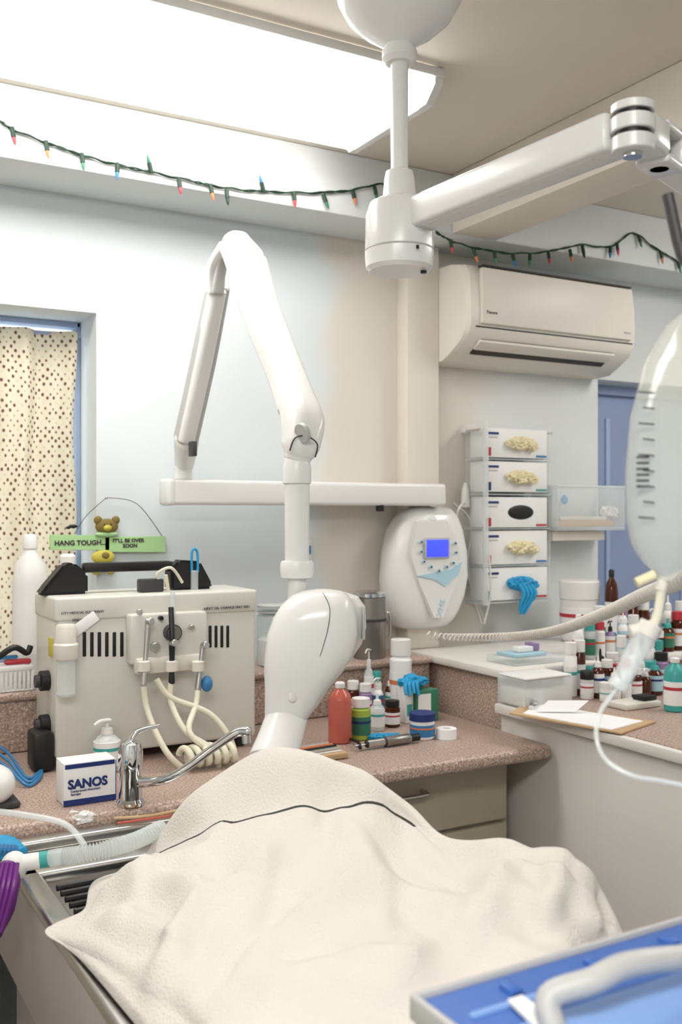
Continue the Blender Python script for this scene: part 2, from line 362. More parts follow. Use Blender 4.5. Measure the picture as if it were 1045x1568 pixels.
# ---------- towel
cols_=[
 [(250,1288,1.68),(228,1308,1.62),(207,1330,1.57),(145,1352,1.50),(128,1398,1.41),(70,1428,1.335),(120,1462,1.262),(180,1530,1.15),(235,1600,1.05),(235,1640,1.0)],
 [None,(285,1232,1.55),(300,1283,1.46),(222,1350,1.39),(185,1392,1.33),(150,1430,1.275),(195,1480,1.18),(250,1535,1.10),(310,1610,1.0),(320,1640,.97)],
 [None,(345,1188,1.54),(350,1263,1.44),(280,1342,1.34),(262,1385,1.28),(250,1425,1.225),(285,1485,1.14),(310,1545,1.05),(360,1620,.96),(370,1650,.93)],
 [None,(400,1157,1.52),(405,1249,1.42),(350,1335,1.3),(340,1375,1.245),(330,1420,1.19),(350,1485,1.11),(370,1550,1.02),(420,1630,.94),(430,1660,.91)],
 [None,(447,1153,1.50),(452,1241,1.41),(415,1333,1.28),(410,1375,1.225),(405,1420,1.17),(415,1482,1.09),(430,1550,1.0),(470,1630,.93),(480,1665,.9)],
 [None,(500,1166,1.48),(502,1236,1.41),(480,1330,1.27),(480,1375,1.21),(480,1420,1.155),(485,1482,1.08),(500,1550,1.0),(530,1630,.925),(540,1665,.9)],
 [None,(562,1196,1.45),(562,1241,1.40),(550,1330,1.27),(550,1375,1.21),(550,1425,1.145),(555,1487,1.06),(560,1555,.99),(590,1630,.92),(600,1665,.895)],
 [None,(627,1246,1.41),(622,1259,1.385),(612,1340,1.26),(610,1380,1.20),(610,1430,1.135),(615,1492,1.05),(620,1560,.98),(650,1630,.915),(660,1665,.89)],
 [None,(684,1287,1.35),(680,1305,1.31),(675,1360,1.23),(673,1395,1.18),(672,1440,1.115),(675,1497,1.04),(680,1560,.975),(700,1630,.91),(710,1665,.885)],
 [None,(768,1294,1.28),(760,1325,1.23),(750,1365,1.18),(747,1400,1.13),(745,1440,1.08),(742,1497,1.02),(745,1560,.96),(755,1630,.905),(760,1665,.88)],
 [None,(830,1315,1.235),(822,1345,1.19),(815,1380,1.145),(812,1408,1.11),(808,1443,1.07),(805,1497,1.01),(805,1560,.95),(810,1630,.90),(810,1665,.875)],
 [None,(886,1330,1.20),(880,1360,1.16),(870,1395,1.12),(866,1418,1.09),(862,1445,1.065),(858,1500,1.0),(855,1560,.945),(860,1630,.895),(860,1665,.87)],
 [None,(922,1368,1.19),(920,1395,1.155),(912,1420,1.125),(908,1442,1.10),(905,1470,1.065),(900,1517,1.01),(900,1570,.955),(900,1635,.9),(900,1670,.875)],
 [None,(938,1410,1.18),(944,1425,1.15),(945,1445,1.125),(944,1467,1.10),(942,1492,1.065),(940,1537,1.02),(935,1585,.97),(930,1645,.92),(930,1680,.90)],
 [None,(932,1470,1.20),(945,1490,1.17),(955,1515,1.13),(957,1530,1.11),(958,1547,1.085),(957,1585,1.03),(950,1640,.98),(945,1690,.93),(945,1720,.90)]]
net=[]
for c in cols_:
    if c[0] is None:
        q=c[1]; a=pz(q[0],q[2]+.10,.892); 
    else: a=pt(*c[0])
    col=[a]+[pt(*q) for q in c[1:]]
    f=pz(c[-1][0],c[-1][2]-.03,.885); col.append(f)
    net.append(col)
net=np.array([[list(p) for p in c] for c in net])
def crn(A,k):
    n=len(A); out=[]
    for i in range(n-1):
        p0=A[max(i-1,0)];p1=A[i];p2=A[i+1];p3=A[min(i+2,n-1)]
        for j in range(k):
            t=j/k; out.append(.5*((2*p1)+(p2-p0)*t+(2*p0-5*p1+4*p2-p3)*t*t+(3*p1-p0-3*p2+p3)*t**3))
    out.append(A[-1]); return np.array(out)
K=18
G=crn(net,K); G=np.swapaxes(crn(np.swapaxes(G,0,1),K),0,1)
nu,nv=G.shape[:2]
gu=np.gradient(G,axis=0); gv=np.gradient(G,axis=1); nn=np.cross(gu,gv); nn/=np.linalg.norm(nn,axis=2,keepdims=True)+1e-9
if nn[nu//2,nv//2,2]<0: nn=-nn
G0=G.copy()
def fold(px,py,ox,oy,ang,w,L,a):
    ca,sa=math.cos(ang),math.sin(ang); dx,dy=px-ox,py-oy
    l=dx*ca+dy*sa; t=-dx*sa+dy*ca; t+=1.2*l*l
    side=w*(.7 if t>0 else 1.5)
    return a*math.exp(-(t/side)**2)*math.exp(-(l/L)**4)
FOLDS=[]
for u,v,zz,au,av,w,a in [
   (205,1350,.94,330,1420,.020,.018),(150,1400,.90,300,1400,.018,.016),(250,1290,.97,215,1370,.018,.016),
   (330,1300,1.0,290,1420,.020,.016),(430,1260,1.02,370,1400,.024,.012),(250,1480,.93,420,1400,.024,.018),(330,1520,.94,560,1420,.024,.016),
   (560,1290,1.0,610,1430,.026,.013),(700,1320,1.0,630,1490,.026,.014),(870,1350,.99,850,1440,.013,.018),(800,1330,1.0,700,1470,.024,.013),(450,1500,.95,680,1530,.026,.013),(900,1370,.98,905,1450,.012,.013),(500,1330,1.0,760,1400,.03,.010),
   (360,1210,1.04,300,1260,.016,.009),(520,1190,1.05,600,1240,.016,.008),(760,1420,.96,860,1400,.018,.012),(180,1440,.89,300,1540,.018,.013)]:
    A_=onZ(u,v,zz); B_=onZ(au,av,zz-.01); m=(A_+B_)/2; d=B_-A_
    FOLDS.append((m.x,m.y,math.atan2(d.y,d.x),w,d.length*.55,a))
for i in range(nu):
    for j in range(nv):
        p=Vector(G0[i,j]); s=i/(nu-1); tt=j/K
        w=min(1,tt/1.6)
        q=Vector((p.x*5+p.y*2.2,p.y*3.4-p.x*2.2,0)); wv=noise.noise(q*1.1+Vector((3,1,0)))
        f1=noise.noise(Vector((s*8+wv*1.3+tt*.35,tt*.5,2.0)))
        f2=noise.noise(Vector((s*12+wv*2.0-tt*.8,tt*.8,7.0)))
        f3=noise.noise(p*24)
        disp=w*(.013*f1+.007*f2+.0009*f3)
        for fo in FOLDS: disp+=w*fold(p.x,p.y,*fo)
        if tt>2.0: disp+=.0045*min(1,(tt-2.0)/.06)*(1 if s<.53 else max(0,1-(s-.53)/.05))
        else: disp*=.6
        e=min(1,i/6,(nu-1-i)/6+.3)
        G[i,j]+=nn[i,j]*disp*e
        if G[i,j,2]<.884: G[i,j,2]=.884+.002*noise.noise(p*30)
b=B(); t=bmesh.new(); V=[[t.verts.new(G[i,j]) for j in range(nv)] for i in range(nu)]
for i in range(nu-1):
    for j in range(nv-1): t.faces.new((V[i][j],V[i+1][j],V[i+1][j+1],V[i][j+1]))
bmesh.ops.recalc_face_normals(t,faces=t.faces)
b.merge(t,TOWEL)
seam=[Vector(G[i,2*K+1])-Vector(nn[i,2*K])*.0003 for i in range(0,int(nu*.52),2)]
b.tube(seam,.0013,SEAMSHADE,n=6,smooth=False)  # thin dark tube stands in for the shadow line at the towel overlap
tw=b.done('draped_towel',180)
sol=tw.modifiers.new('thick','SOLIDIFY'); sol.thickness=.003; sol.offset=1
# ---------- ceiling mount & arm
b=B(); c0=pt(612,0,1.6); o=Vector((c0.x,c0.y,0))
b.lathe([(.014,2.0),(.0145,2.17),(.022,2.17),(.028,2.178),(.028,2.19),(.024,2.198),(.036,2.206),(.06,2.222),(.085,2.245),(.1,2.272),(.104,2.30),(.112,2.305),(.118,2.33),(.12,2.419)],o,WHITE,n=48)
b.lathe([(.03,1.94),(.027,1.955),(.0245,1.985),(.022,1.996),(.014,2.0)],o,WHITE,n=40)
b.lathe([(.048,1.836),(.054,1.842),(.0555,1.86),(.0545,1.925),(.048,1.945),(.034,1.952),(.02,1.953)],o,WHITE,n=48)
b.lathe([(.0557,1.868),(.0562,1.869),(.0557,1.871)],o,GREYL,n=48)
a0=pt(640,330,1.575); a1=pt(948,197,1.235); a1.z=a0.z
dr=(a1-a0).normalized()
def obox(p0,p1,w,h,m,bev=.006,ext=0):
    d=(p1-p0); L=d.length
    b.box((-ext,-w/2,-h/2),(L+ext,w/2,h/2),m,bev,Matrix.Translation(p0)@d.to_track_quat('X','Z').to_matrix().to_4x4(),seg=3)
obox(a0-dr*.02,a1,.052,.048,WHITE,.007)
obox(a0+dr*.03,a1-dr*.03,.034,.051,WHITEM,.003)
b.box((-.02,-.031,-.034),(.02,.031,.03),WHITE,.006,Matrix.Translation(a0-dr*.01)@dr.to_track_quat('X','Z').to_matrix().to_4x4())
e=a1+dr*.022
for k,(r,z0,z1,mm) in enumerate([(.026,.018,.028,WHITE),(.022,.012,.018,BLACK),(.027,-.006,.012,WHITE),(.022,-.012,-.006,BLACK),(.026,-.03,-.012,WHITE),(.012,-.036,-.03,CHROME)]):
    b.cyl(e+Vector((0,0,z0)),e+Vector((0,0,z1)),r,mm)
d2=Vector((.93,.36,0)).normalized()
obox(e+d2*.01,e+d2*.065,.048,.044,WHITE,.008)
for zz in (.02,-.022): obox(e+d2*.06+Vector((0,0,zz)),e+d2*.12+Vector((0,0,zz)),.045,.012,WHITE,.004)
b.cyl(e+d2*.085+Vector((0,0,-.028)),e+d2*.085+Vector((0,0,.028)),.014,DGREY)
obox(e+d2*.11,e+d2*.6,.05,.05,WHITE,.008)
b.cyl(o+Vector((.03,-.025,1.832)),o+Vector((.03,-.025,1.838)),.005,BLACK,n=12); p=pt(638,378,1.545); 
b.cyl(p,p+Vector((.003,-.003,0)),.003,BLACK,n=10)
b.done('ceiling_mounted_equipment_arm')
# ---------- dental x-ray
b=B()
L=onY(255,735,2.42); R=onY(679,742,2.42)
b.box((L.x,2.40,1.468),(R.x,2.462,1.533),WHITE,.010,seg=4)
b.box((L.x-.006,2.398,1.466),(L.x+.02,2.465,1.535),WHITE,.010,seg=3)
b.box((1.30,2.462,1.475),(1.68,2.528,1.525),WHITEM,.006)
b.cyl((1.50,2.415,1.452),(1.50,2.415,1.47),.012,BLACK)
pv=onY(281,735,2.43); pv.z=1.533
b.cyl(pv,pv+Vector((0,0,.035)),.024,WHITE,n=32); b.cyl(pv+Vector((0,0,.035)),pv+Vector((0,0,.06)),.017,GREYL)
q0=pt(282,712,dY(281,2.43)); q1=pt(286,680,2.47); 
b.beam([q0,q1+Vector((0,0,.01))],[.045,.056],[.045,.055],WHITE,n=3,up=(0,1,0),rnd=.5)
b.box((-.006,-.03,-.018),(.006,.0,.018),DGREY,.002,Matrix.Translation(pt(292,688,2.44)))
k1=pt(334,440,2.33)
b.beam([pt(285,672,2.475),pt(310,560,2.41),k1],[.054,.054,.05],[.058,.056,.05],GREYL,up=(0,1,0),rnd=.4,cr_=.014)
b.beam([pt(284,672,2.46),pt(309,560,2.395),pt(333,445,2.315)],[.040,.040,.036],[.05,.05,.046],WHITE,up=(0,1,0),rnd=.4,cr_=.012)
for off,dd in ((-11,0),(6,.04)):
    b.beam([pt(330+off*.7,447,2.30+dd),pt(334+off,410,2.28+dd),pt(346+off*.3,380,2.25+dd)],[.016,.018,.028],[.03,.03,.035],WHITE,n=4,up=(0,1,0),rnd=.5)
b.beam([pt(333,448,2.29),pt(339,405,2.27),pt(352,378,2.24)],[.03,.024,.03],[.02,.02,.02],GREYL,n=4,up=(0,1,0),rnd=.5)
A=[pt(361,377,2.20),pt(376,402,2.17)]
b.beam(A,[.066,.080],[.07,.076],WHITE,up=(0,1,0),rnd=.85,cr_=.026)
b.beam([pt(378,409,2.165),pt(405,490,2.08),pt(437,570,1.98),pt(456,622,1.90)],[.078,.070,.066,.068],[.074,.066,.062,.064],WHITE,up=(0,1,0),rnd=.15,cr_=.017)
b.beam([pt(456,618,1.90),pt(464,648,1.86),pt(461,680,1.84),pt(456,700,1.84)],[.068,.072,.066,.050],[.066,.07,.066,.05],WHITE,n=3.4,up=(0,1,0),rnd=.5,cr_=.022)
b.cyl(pt(466,662,1.80),pt(461,664,1.795),.018,GREYL)
b.tube([pt(444,690,1.80),pt(452,671,1.795),pt(470,668,1.795),pt(486,680,1.80),pt(483,700,1.81)],.0014,DGREY,n=6)
c=pt(455,700,1.84); o=Vector((c.x,c.y,0)); Z=lambda v,d=1.84:H-(v-784)/F*d
b.lathe([(.022,Z(742)),(.0265,Z(740)),(.0265,Z(716)),(.022,Z(700)),(.018,Z(694))],o,WHITE,n=36)
b.lathe([(.020,Z(862)),(.0225,Z(860)),(.0235,Z(742)),(.02,Z(741))],o,WHITE,n=36)
b.lathe([(.018,Z(886)),(.030,Z(884)),(.0315,Z(876)),(.0315,Z(864)),(.029,Z(859)),(.02,Z(858))],o,WHITE,n=36)
b.lathe([(.016,Z(925)),(.0175,Z(920)),(.0175,Z(884))],o,WHITEM,n=30)
vw=Vector((S,C,0)); rt=Vector((C,-S,0)); D=1.80
secs=[(902,495,10,.012),(905,494,30,.03),(911,491,43,.045),(925,487,55,.056),(945,483,64,.063),(970,479,69,.066),(1000,474,68,.066),(1025,466,61,.062),(1050,456,50,.055),(1075,448,42,.048),(1095,440,34,.042),(1108,436,32,.04)]
rings=[sring(pt(cc,v,D),rt,vw,hw/F*D,th,2.7,48) for v,cc,hw,th in secs]
b.loft(rings,WHITE)
secs2=[(906,512,14,.02),(914,520,30,.034),(930,527,34,.038),(960,530,32,.038),(985,526,29,.038),(1010,512,26,.034),(1028,500,18,.02)]
b.loft([sring(pt(cc,v,D+.05),rt,vw,hw/F*D,th,3.2,40) for v,cc,hw,th in secs2],WHITEM)
b.box((-.002,-.028,-.03),(.004,.028,.03),GREYL,.002,Matrix.Translation(pt(556,952,D+.03))@Matrix.Rotation(-YAW,4,'Z'))
c0=pt(444,1085,D); c1=pt(418,1165,1.74)
b.beam([c0,(c0+c1)/2,c1],[.072,.078,.086],[.072,.078,.086],WHITE,n=2,up=(0,1,0),rnd=.08)
b.sph(pt(449,1067,D-.05),(.010,.006,.011),WHITEM)
b.tube([pt(495,908,D-.04),pt(505,930,D-.0565),pt(503,960,D-.0655),pt(492,1000,D-.0655),pt(477,1040,D-.0585),pt(461,1075,D-.0475),pt(451,1100,D-.041)],.0006,DGREY,n=6)
b.done('dental_xray_machine')
# ---------- xray control unit
b=B(); rings=[]
for v,ul,ur,hy in [(776,634,682,.02),(780,624,690,.035),(790,613,696,.05),(810,600,703,.058),(845,592,710,.06),(885,589,711,.062),(915,591,706,.06),(938,595,698,.055),(952,601,691,.045),(960,608,684,.035),(964,622,674,.02)]:
    l=onY(ul,v,2.46).x; r=onY(ur,v,2.46).x; z=onY((ul+ur)/2,v,2.43).z
    rings.append(sring(Vector(((l+r)/2,2.467,z)),Vector((1,0,0)),Vector((0,1,0)),(r-l)/2,hy,3.4,40))
b.loft(rings,WHITE)
def q(u,v,Y=2.400): p=onY(u,v,Y); return p
b.poly([q(640,796),q(686,796),q(704,840),q(706,880),q(692,915),q(680,948),q(664,948),q(640,892),q(628,850)],(0,.014,0),WHITEM,.004)
b.poly([q(640,882,2.397),q(690,872,2.397),q(708,860,2.397),q(702,880,2.397),q(682,898,2.397),q(668,888,2.397)],(0,.004,0),PALEB)
a=q(653,853,2.396); c=q(686,826,2.396); b.box((a.x-.006,2.393,a.z-.005),(c.x+.006,2.40,c.z+.006),GREYL,.003); b.box((a.x,2.391,a.z),(c.x,2.395,c.z),SCREEN,.001)
for u,v in [(645,830),(645,845),(649,860),(697,832),(698,846),(694,862),(660,868),(672,874),(684,868)]:
    p=q(u,v,2.397); b.cyl(p,p+Vector((0,-.004,0)),.0055,PALEB,n=14); b.cyl(p+Vector((0,-.004,0)),p+Vector((0,-.005,0)),.003,DGREY,n=10)
p=q(662,795,2.41); b.cyl(p,p+Vector((0,-.008,0)),.011,CLEARM)
b.text('XMS',.026,onY(676,945,2.399),PALEB,rot=(math.pi/2,-1.25,0))
b.done('xray_control_panel')
# ---------- glove dispenser rack
b=B(); gx0=onY(738,700,2.45).x; gx1=onY(832,700,2.45).x
rows=[(655,700,LATEX),(706,753,LATEX),(761,808,None),(813,865,LATEX),(870,920,CYAN)]
stripe=[RED,NAVY,RED,RED,TEAL]
for i,(v0,v1,g) in enumerate(rows):
    z0=H-(v1-784)/F*3.06; z1=H-(v0-784)/F*3.06
    b.box((gx0,2.43,z0),(gx1,2.51,z1),LABEL,.002)
    b.box((gx0+.002,2.4285,z0+.004),(gx0+.02,2.431,z0+.03),stripe[i],0); b.box((gx0+.20,2.4285,z0+.004),(gx1-.004,2.431,z0+.010),[BLU,TEAL,RED,BLU,RED][i],0)
    b.box((gx0+.004,2.4285,z1-.02),(gx0+.05,2.431,z1-.013),NAVY,0); b.box((gx0+.004,2.4285,z1-.03),(gx0+.045,2.431,z1-.027),GREYL,0)
    cx=(gx0+gx1)/2+.015; zc=(z0+z1)/2
    b.sph((cx,2.430,zc),(.052,.004,.023),BLACK if not g else g)
    if g: 
        for k in range(6): b.sph((cx-.038+.015*k,2.420,zc+.008*math.sin(k*2.3)),(.022,.014,.014),g,nz=.5,ns=20,seed=i*7+k)
    if g is CYAN:
        for k in range(4): b.tube([(cx-.02+.014*k,2.415,zc),(cx-.012+.015*k,2.40,zc-.03),(cx-.02+.012*k,2.405,zc-.06),(cx-.022+.006*k,2.41,zc-.085-.01*(k%2))],lambda t:.0085*(1-.5*t),CYAN,n=10)
za,zb=H-(926-784)/F*3.06,H-(646-784)/F*3.06
for x in (gx0-.012,gx1+.006): b.box((x,2.425,za),(x+.004,2.52,zb),CLEAR,.001)
for v in (703,757,810,867,923): z=H-(v-784)/F*3.06; b.box((gx0-.012,2.425,z-.002),(gx1+.010,2.52,z+.002),CLEARM,0)
b.box((gx0-.03,2.505,zb-.03),(gx1+.035,2.525,zb-.018),CLEARM,.001)
b.box((gx0-.012,2.405,za),(gx0-.008,2.43,zb),CLEARM,.001)
for x in (gx0-.022,gx1+.022): b.cyl((x,2.50,zb-.025),(x,2.43,zb-.025),.004,CHROME,n=10)
b.done('glove_box_dispenser')
# acrylic tray
b=B(); x0=onY(838,780,2.45).x; x1=2.445; Zr=lambda v:H-(v-784)/F*3.28
b.box((x0,2.52,Zr(826)),(x1,2.525,Zr(742)),CLEAR,.001); b.box((x0,2.40,Zr(812)),(x1,2.52,Zr(806)),CLEARM,.001); b.box((x0,2.40,Zr(806)),(x0+.004,2.52,Zr(745)),CLEARM,.001); b.box((x1-.004,2.40,Zr(806)),(x1,2.52,Zr(745)),CLEARM,.001)
for z in (Zr(742),): b.box((x0,2.518,z-.003),(x1,2.526,z),CLEARM,.001)
b.box((x0,2.398,Zr(806)),(x1,2.402,Zr(745)),CLEAR,.001); b.box((x0,2.397,Zr(747)),(x1,2.403,Zr(744)),CLEARM,.001)
b.box((x0+.01,2.41,Zr(806)),(x1-.04,2.50,Zr(797)),WOOD,.003); b.box((x0+.03,2.42,Zr(797)),(x1-.06,2.49,Zr(791)),BEIGE,.003)
b.box((x0+.01,2.43,Zr(827)),(x1-.06,2.5,Zr(813)),BEIGE,.002)
b.sph((x0+.12,2.5,Zr(765)),(.013,.006,.014),CYAN,nz=.3,seed=2); b.sph((x1-.02,2.45,Zr(785)),(.02,.03,.02),PAPER,nz=.6,seed=8,ns=20)
b.done('acrylic_wall_tray')
b=B()
p=onY(713,770,2.50); b.beam([p+Vector((0,0,-.01)),p+Vector((0,0,.03)),p+Vector((0,0,.06))],[.03,.024,.01],[.02,.02,.012],WHITEM,up=(0,1,0),n=3)
b.tube([p,onY(705,775,2.46),onY(700,800,2.47),onY(712,860,2.5),onY(725,910,2.5),onY(738,955,2.49)],.003,WHITEM,n=8)
b.tube([onY(695,770,2.50),onY(722,800,2.50),onY(718,870,2.5),onY(742,950,2.5)],.0022,WHITEM,n=8)
b.tube([onY(728,765,2.50),onY(745,820,2.42),onY(752,900,2.42),onY(742,955,2.45)],.003,WHITEM,n=8)
b.done('wall_handset_with_cable')
b=B(); p=onY(656,734,2.50); b.lathe([(.014,1.535),(.014,1.60),(.011,1.61),(.011,1.62),(.004,1.625)],(p.x+.02,2.50,0),BLACK,mats=[BLACK,BLACK,RED,RED]);b.box((p.x+.006,2.485,1.525),(p.x+.034,2.525,1.534),WHITEM,.001); b.done('marker_pen_holder')
# ---------- coiled cord
b=B()
cpts=cr([pt(655,972,2.72),pt(690,976,2.70),pt(780,975,2.45),pt(850,966,2.1),pt(920,942,1.75),pt(985,912,1.45),pt(1045,888,1.22),pt(1110,850,1.05)],60)
cum=[0]
for i in range(1,len(cpts)): cum.append(cum[-1]+(cpts[i]-cpts[i-1]).length)
tot=cum[-1]; out=[]; j=0; s=0; a=0
while s<tot:
    while j<len(cum)-2 and cum[j+1]<s: j+=1
    f=(s-cum[j])/(cum[j+1]-cum[j]+1e-9); p=cpts[j].lerp(cpts[j+1],f); d=(cpts[j+1]-cpts[j]).normalized(); X=d.cross(Vector((0,0,1))).normalized(); Y=X.cross(d)
    out.append(p+(X*math.cos(a)+Y*math.sin(a))*.0088)
    a+=2*math.pi/12; s+=.0175/12
b.tube(out,.0026,CREAM,n=7,smooth=False)
b.done('coiled_cable',60)
# ---------- hanging sign
b=B(); Ys=2.515
p0=onY(77,817,Ys); p1=onY(168,839,Ys); p2=onY(254,846,Ys)
zt=onY(160,820,Ys).z; zb_=onY(160,843,Ys).z
b.poly([(p0.x,Ys,zt+.004),(p1.x,Ys,zt),(p1.x,Ys,zb_),(p0.x,Ys,zb_+.004)],(0,.007,0),GREEN,.001)
b.poly([(p1.x-.012,Ys,zt-.004),(p2.x,Ys,zt-.004),(p2.x,Ys,zb_-.008),(p1.x-.012,Ys,zb_-.004)],(0,.007,0),GREEN,.001)
b.text('HANG TOUGH...',.0175,(p0.x+.010,Ys-.001,zb_+.015),SIGNT,bold=.0004)
b.text("IT'LL BE OVER\n       SOON",.0135,(p1.x+.008,Ys-.001,zt-.018),SIGNT,bold=.0003)
n_=onY(163,762,Ys); b.sph(n_,.004,STEEL)
b.tube([(p0.x+.06,Ys,zt+.004),(p0.x+.09,Ys,zt+.05),n_],.0009,DGREY,n=6); b.tube([n_,(n_.x+.08,Ys,n_.z-.015),(p2.x-.01,Ys,zt-.003)],.0009,DGREY,n=6)
bc=onY(163,806,Ys)
for sx in (-1,1): b.sph((bc.x+sx*.023,Ys-.004,bc.z+.016),(.011,.006,.011),BROWNB)
b.sph(bc+Vector((0,-.003,0)),(.030,.010,.020),BROWNB); b.sph(bc+Vector((0,-.012,-.004)),(.011,.006,.008),YEL)
for sx in (-1,1): b.sph(bc+Vector((sx*.008,-.012,.005)),.002,BLACK)
b.sph(bc+Vector((0,-.002,-.020)),(.030,.008,.008),GREEN); 
bb=onY(158,853,Ys); b.sph(bb,(.030,.009,.018),YEL); b.sph(bb+Vector((.004,-.006,.004)),(.011,.006,.009),BROWNB); b.sph(bb+Vector((0,0,-.022)),(.026,.009,.014),BROWNB)
for sx in (-1,1): b.sph(bb+Vector((sx*.018,-.002,-.036)),(.013,.009,.009),YEL)
p=onY(112,806,Ys); b.sph(p,(.012,.006,.005),BLACK); b.sph(p+Vector((-.012,0,-.003)),(.006,.004,.004),BLACK)
b.done('hanging_wooden_sign')
# ---------- dental delivery unit
b=B(); mx0,mx1,my0,my1=.515,.98,2.13,2.315; mz0,mz1=.925,1.262
b.box((mx0,my0,mz0),(mx1,my1,mz1),MACH,.008,seg=3)
b.box((mx0-.003,my0-.004,mz1-.045),(mx1+.003,my1,mz1+.006),MACH,.006,seg=3)
for x in (mx0+.03,mx1-.03):
    for y in (my0+.03,my1-.03): b.cyl((x,y,.901),(x,y,.93),.014,BLACK)
fY=my0-.004
def fx(u,v=950): return onY(u,v,fY).x
def fz(u,v): return onY(u,v,fY).z
for k in range(6):
    u=130+k*11.5; x=fx(u); b.box((x-.0042,my0-.0015,fz(u,1006)),(x+.0042,my0+.01,fz(u,968)),BLACK,.002)
for k in range(5):
    u=314+k*9; x=fx(u); b.box((x-.004,my0-.0015,fz(u,992)),(x+.004,my0+.01,fz(u,958)),BLACK,.002)
hz=mz1+.006
for xa,xb,sg in ((fx(80),fx(150),1),(fx(280),fx(345),-1)):
    if sg>0: prof=[(xa-.01,hz),(xb,hz),(xb,hz+.045),(xb-.03,hz+.07),(xa+.045,hz+.068),(xa,hz+.015)]
    else: prof=[(xa,hz),(xb,hz),(xb,hz+.012),(xb-.03,hz+.066),(xa+.02,hz+.07),(xa,hz+.05)]
    b.poly([(x,2.2,z) for x,z in prof],(0,.05,0),BLACK,.006)
b.box((fx(145),2.21,hz+.046),(fx(285),2.24,hz+.068),BLACK,.006)
b.box((fx(225),2.17,hz),(fx(262),2.2,hz+.03),DGREY,.004)
b.tube([(fx(262),2.18,hz+.02),(fx(250),2.17,hz+.04),(fx(270),2.16,hz+.055),(fx(290),2.17,hz+.02)],.0035,HOSE)
b.tube([(fx(312),2.2,hz+.04),(fx(312),2.2,hz+.085),(fx(316),2.2,hz+.095),(fx(321),2.2,hz+.085),(fx(321),2.2,hz+.04)],.003,CYAN); b.cyl((fx(316),2.2,hz),(fx(316),2.2,hz+.045),.009,CLEARM)
a=(fx(193),fz(193,1030)); c=(fx(310),fz(310,934))
b.box((a[0],my0-.035,a[1]+.02),(c[0],my0,c[1]),MACH,.006); b.box((a[0]+.01,my0-.05,a[1]),(c[0]-.012,my0-.02,a[1]+.035),CREAM,.006)
yy=my0-.036
for u,v,r,m_ in [(212,937,.007,CHROME),(226,950,.006,STEEL),(245,946,.005,BLACK),(236,990,.010,STEEL),(292,960,.006,STEEL)]:
    p=onY(u,v,yy); b.cyl(p,p+Vector((0,-.012,0)),r,m_,n=16)
p=onY(262,968,yy); b.cyl(p,p+Vector((0,-.02,0)),.019,DGREY); b.cyl(p+Vector((0,-.02,0)),p+Vector((0,-.024,0)),.015,STEELD); b.tube([onY(262,930,yy-.012),onY(264,985,yy-.03),onY(263,1020,yy-.02)],.006,BLACK)
b.cyl(onY(265,968,yy-.01),onY(265,905,yy-.01),.0055,CLEARM); b.cyl(onY(258,905,yy-.01),onY(254,880,yy-.01),.004,HOSE)
def hp(u0,v0,u1,v1,m_):
    p0=onY(u0,v0,yy-.025); p1=onY(u1,v1,yy-.03)
    b.beam([p0,(p0+p1)/2,p1],[.013,.010,.014],[.013,.010,.014],m_,n=2,up=(0,1,0)); b.cyl(p0+(p0-p1).normalized()*.0,p0+Vector((.004,-.014,.002)),.008,STEEL)
hp(227,952,220,1048,STEEL); hp(311,988,303,1055,STEEL); hp(263,985,263,1045,BLACK)
for u in (220,263,303): 
    p=onY(u,1020,yy-.028); b.lathe([(.009,-.012),(.014,-.01),(.014,.01),(.009,.012)],p,CREAM)
b.sph(onY(317,1047,yy-.03),(.013,.013,.018),BLU)
p=onY(101,1000,my0-.028); b.lathe([(.016,-.09),(.02,-.085),(.02,-.02),(.02,.0)],p,CLEARM); b.lathe([(.024,-.012),(.026,-.008),(.026,.018),(.022,.022),(.021,.055),(.018,.06)],p,CREAM); b.box((p.x-.008,p.y,p.z-.02),(p.x+.008,my0,p.z+.03),CREAM,.002); b.cyl(p+Vector((0,0,-.09)),p+Vector((0,0,-.02)),.004,CREAM)
def ho(pts,r=.0065,m_=HOSE): b.tube([onY(u,v,my0-o) for u,v,o in pts],r,m_,n=12)
ho([(220,1050,.065),(225,1085,.07),(243,1130,.10),(262,1160,.12),(285,1180,.13)]); ho([(262,1045,.065),(262,1075,.07),(285,1120,.11),(330,1150,.14),(335,1175,.13)])
ho([(303,1055,.065),(300,1080,.08),(290,1120,.12),(322,1150,.14),(345,1165,.12)]); ho([(240,1040,.06),(262,1068,.07),(320,1092,.09),(352,1130,.11),(362,1165,.10)])
hp_=[]
c_=onY(318,1185,my0-.13)
for i in range(90):
    a=i*2*math.pi/15; hp_.append(Vector((c_.x-.055+.0013*i,c_.y+.026*math.cos(a),max(.93,c_.z+.004)+.018*math.sin(a))))
b.tube(hp_,.0072,HOSE,n=10,smooth=False)
for zz in (1.085,.99):
    b.cyl((mx0-.02,my0+.06,zz),(mx0,my0+.06,zz),.022,BLACK); b.cyl((mx0-.03,my0+.06,zz),(mx0-.02,my0+.06,zz),.014,DGREY)
b.box((mx0-.045,my0+.0,.903),(mx0-.002,my0+.07,.985),BLACK,.008); b.box((mx0-.004,my0+.02,1.14),(mx0,my0+.05,1.18),YEL,.001)
b.text('NEXT OIL CHANGE MAY 2021',.0085,(fx(312),fY-.003,fz(312,934)),DGREY)
b.text('CITY MEDICAL EQUIPMENT',.0075,(fx(93),fY-.003,fz(93,941)),DGREY)
b.text('(604) 555 0152',.007,(fx(110),fY-.003,fz(110,951)),DGREY)
p=onY(130,955,my0-.006); b.box((-.03,-.002,-.012),(.03,0,.012),PAPER,.0005,Matrix.Translation(p)@Matrix.Rotation(-.6,4,'Y'))
b.done('dental_delivery_unit')
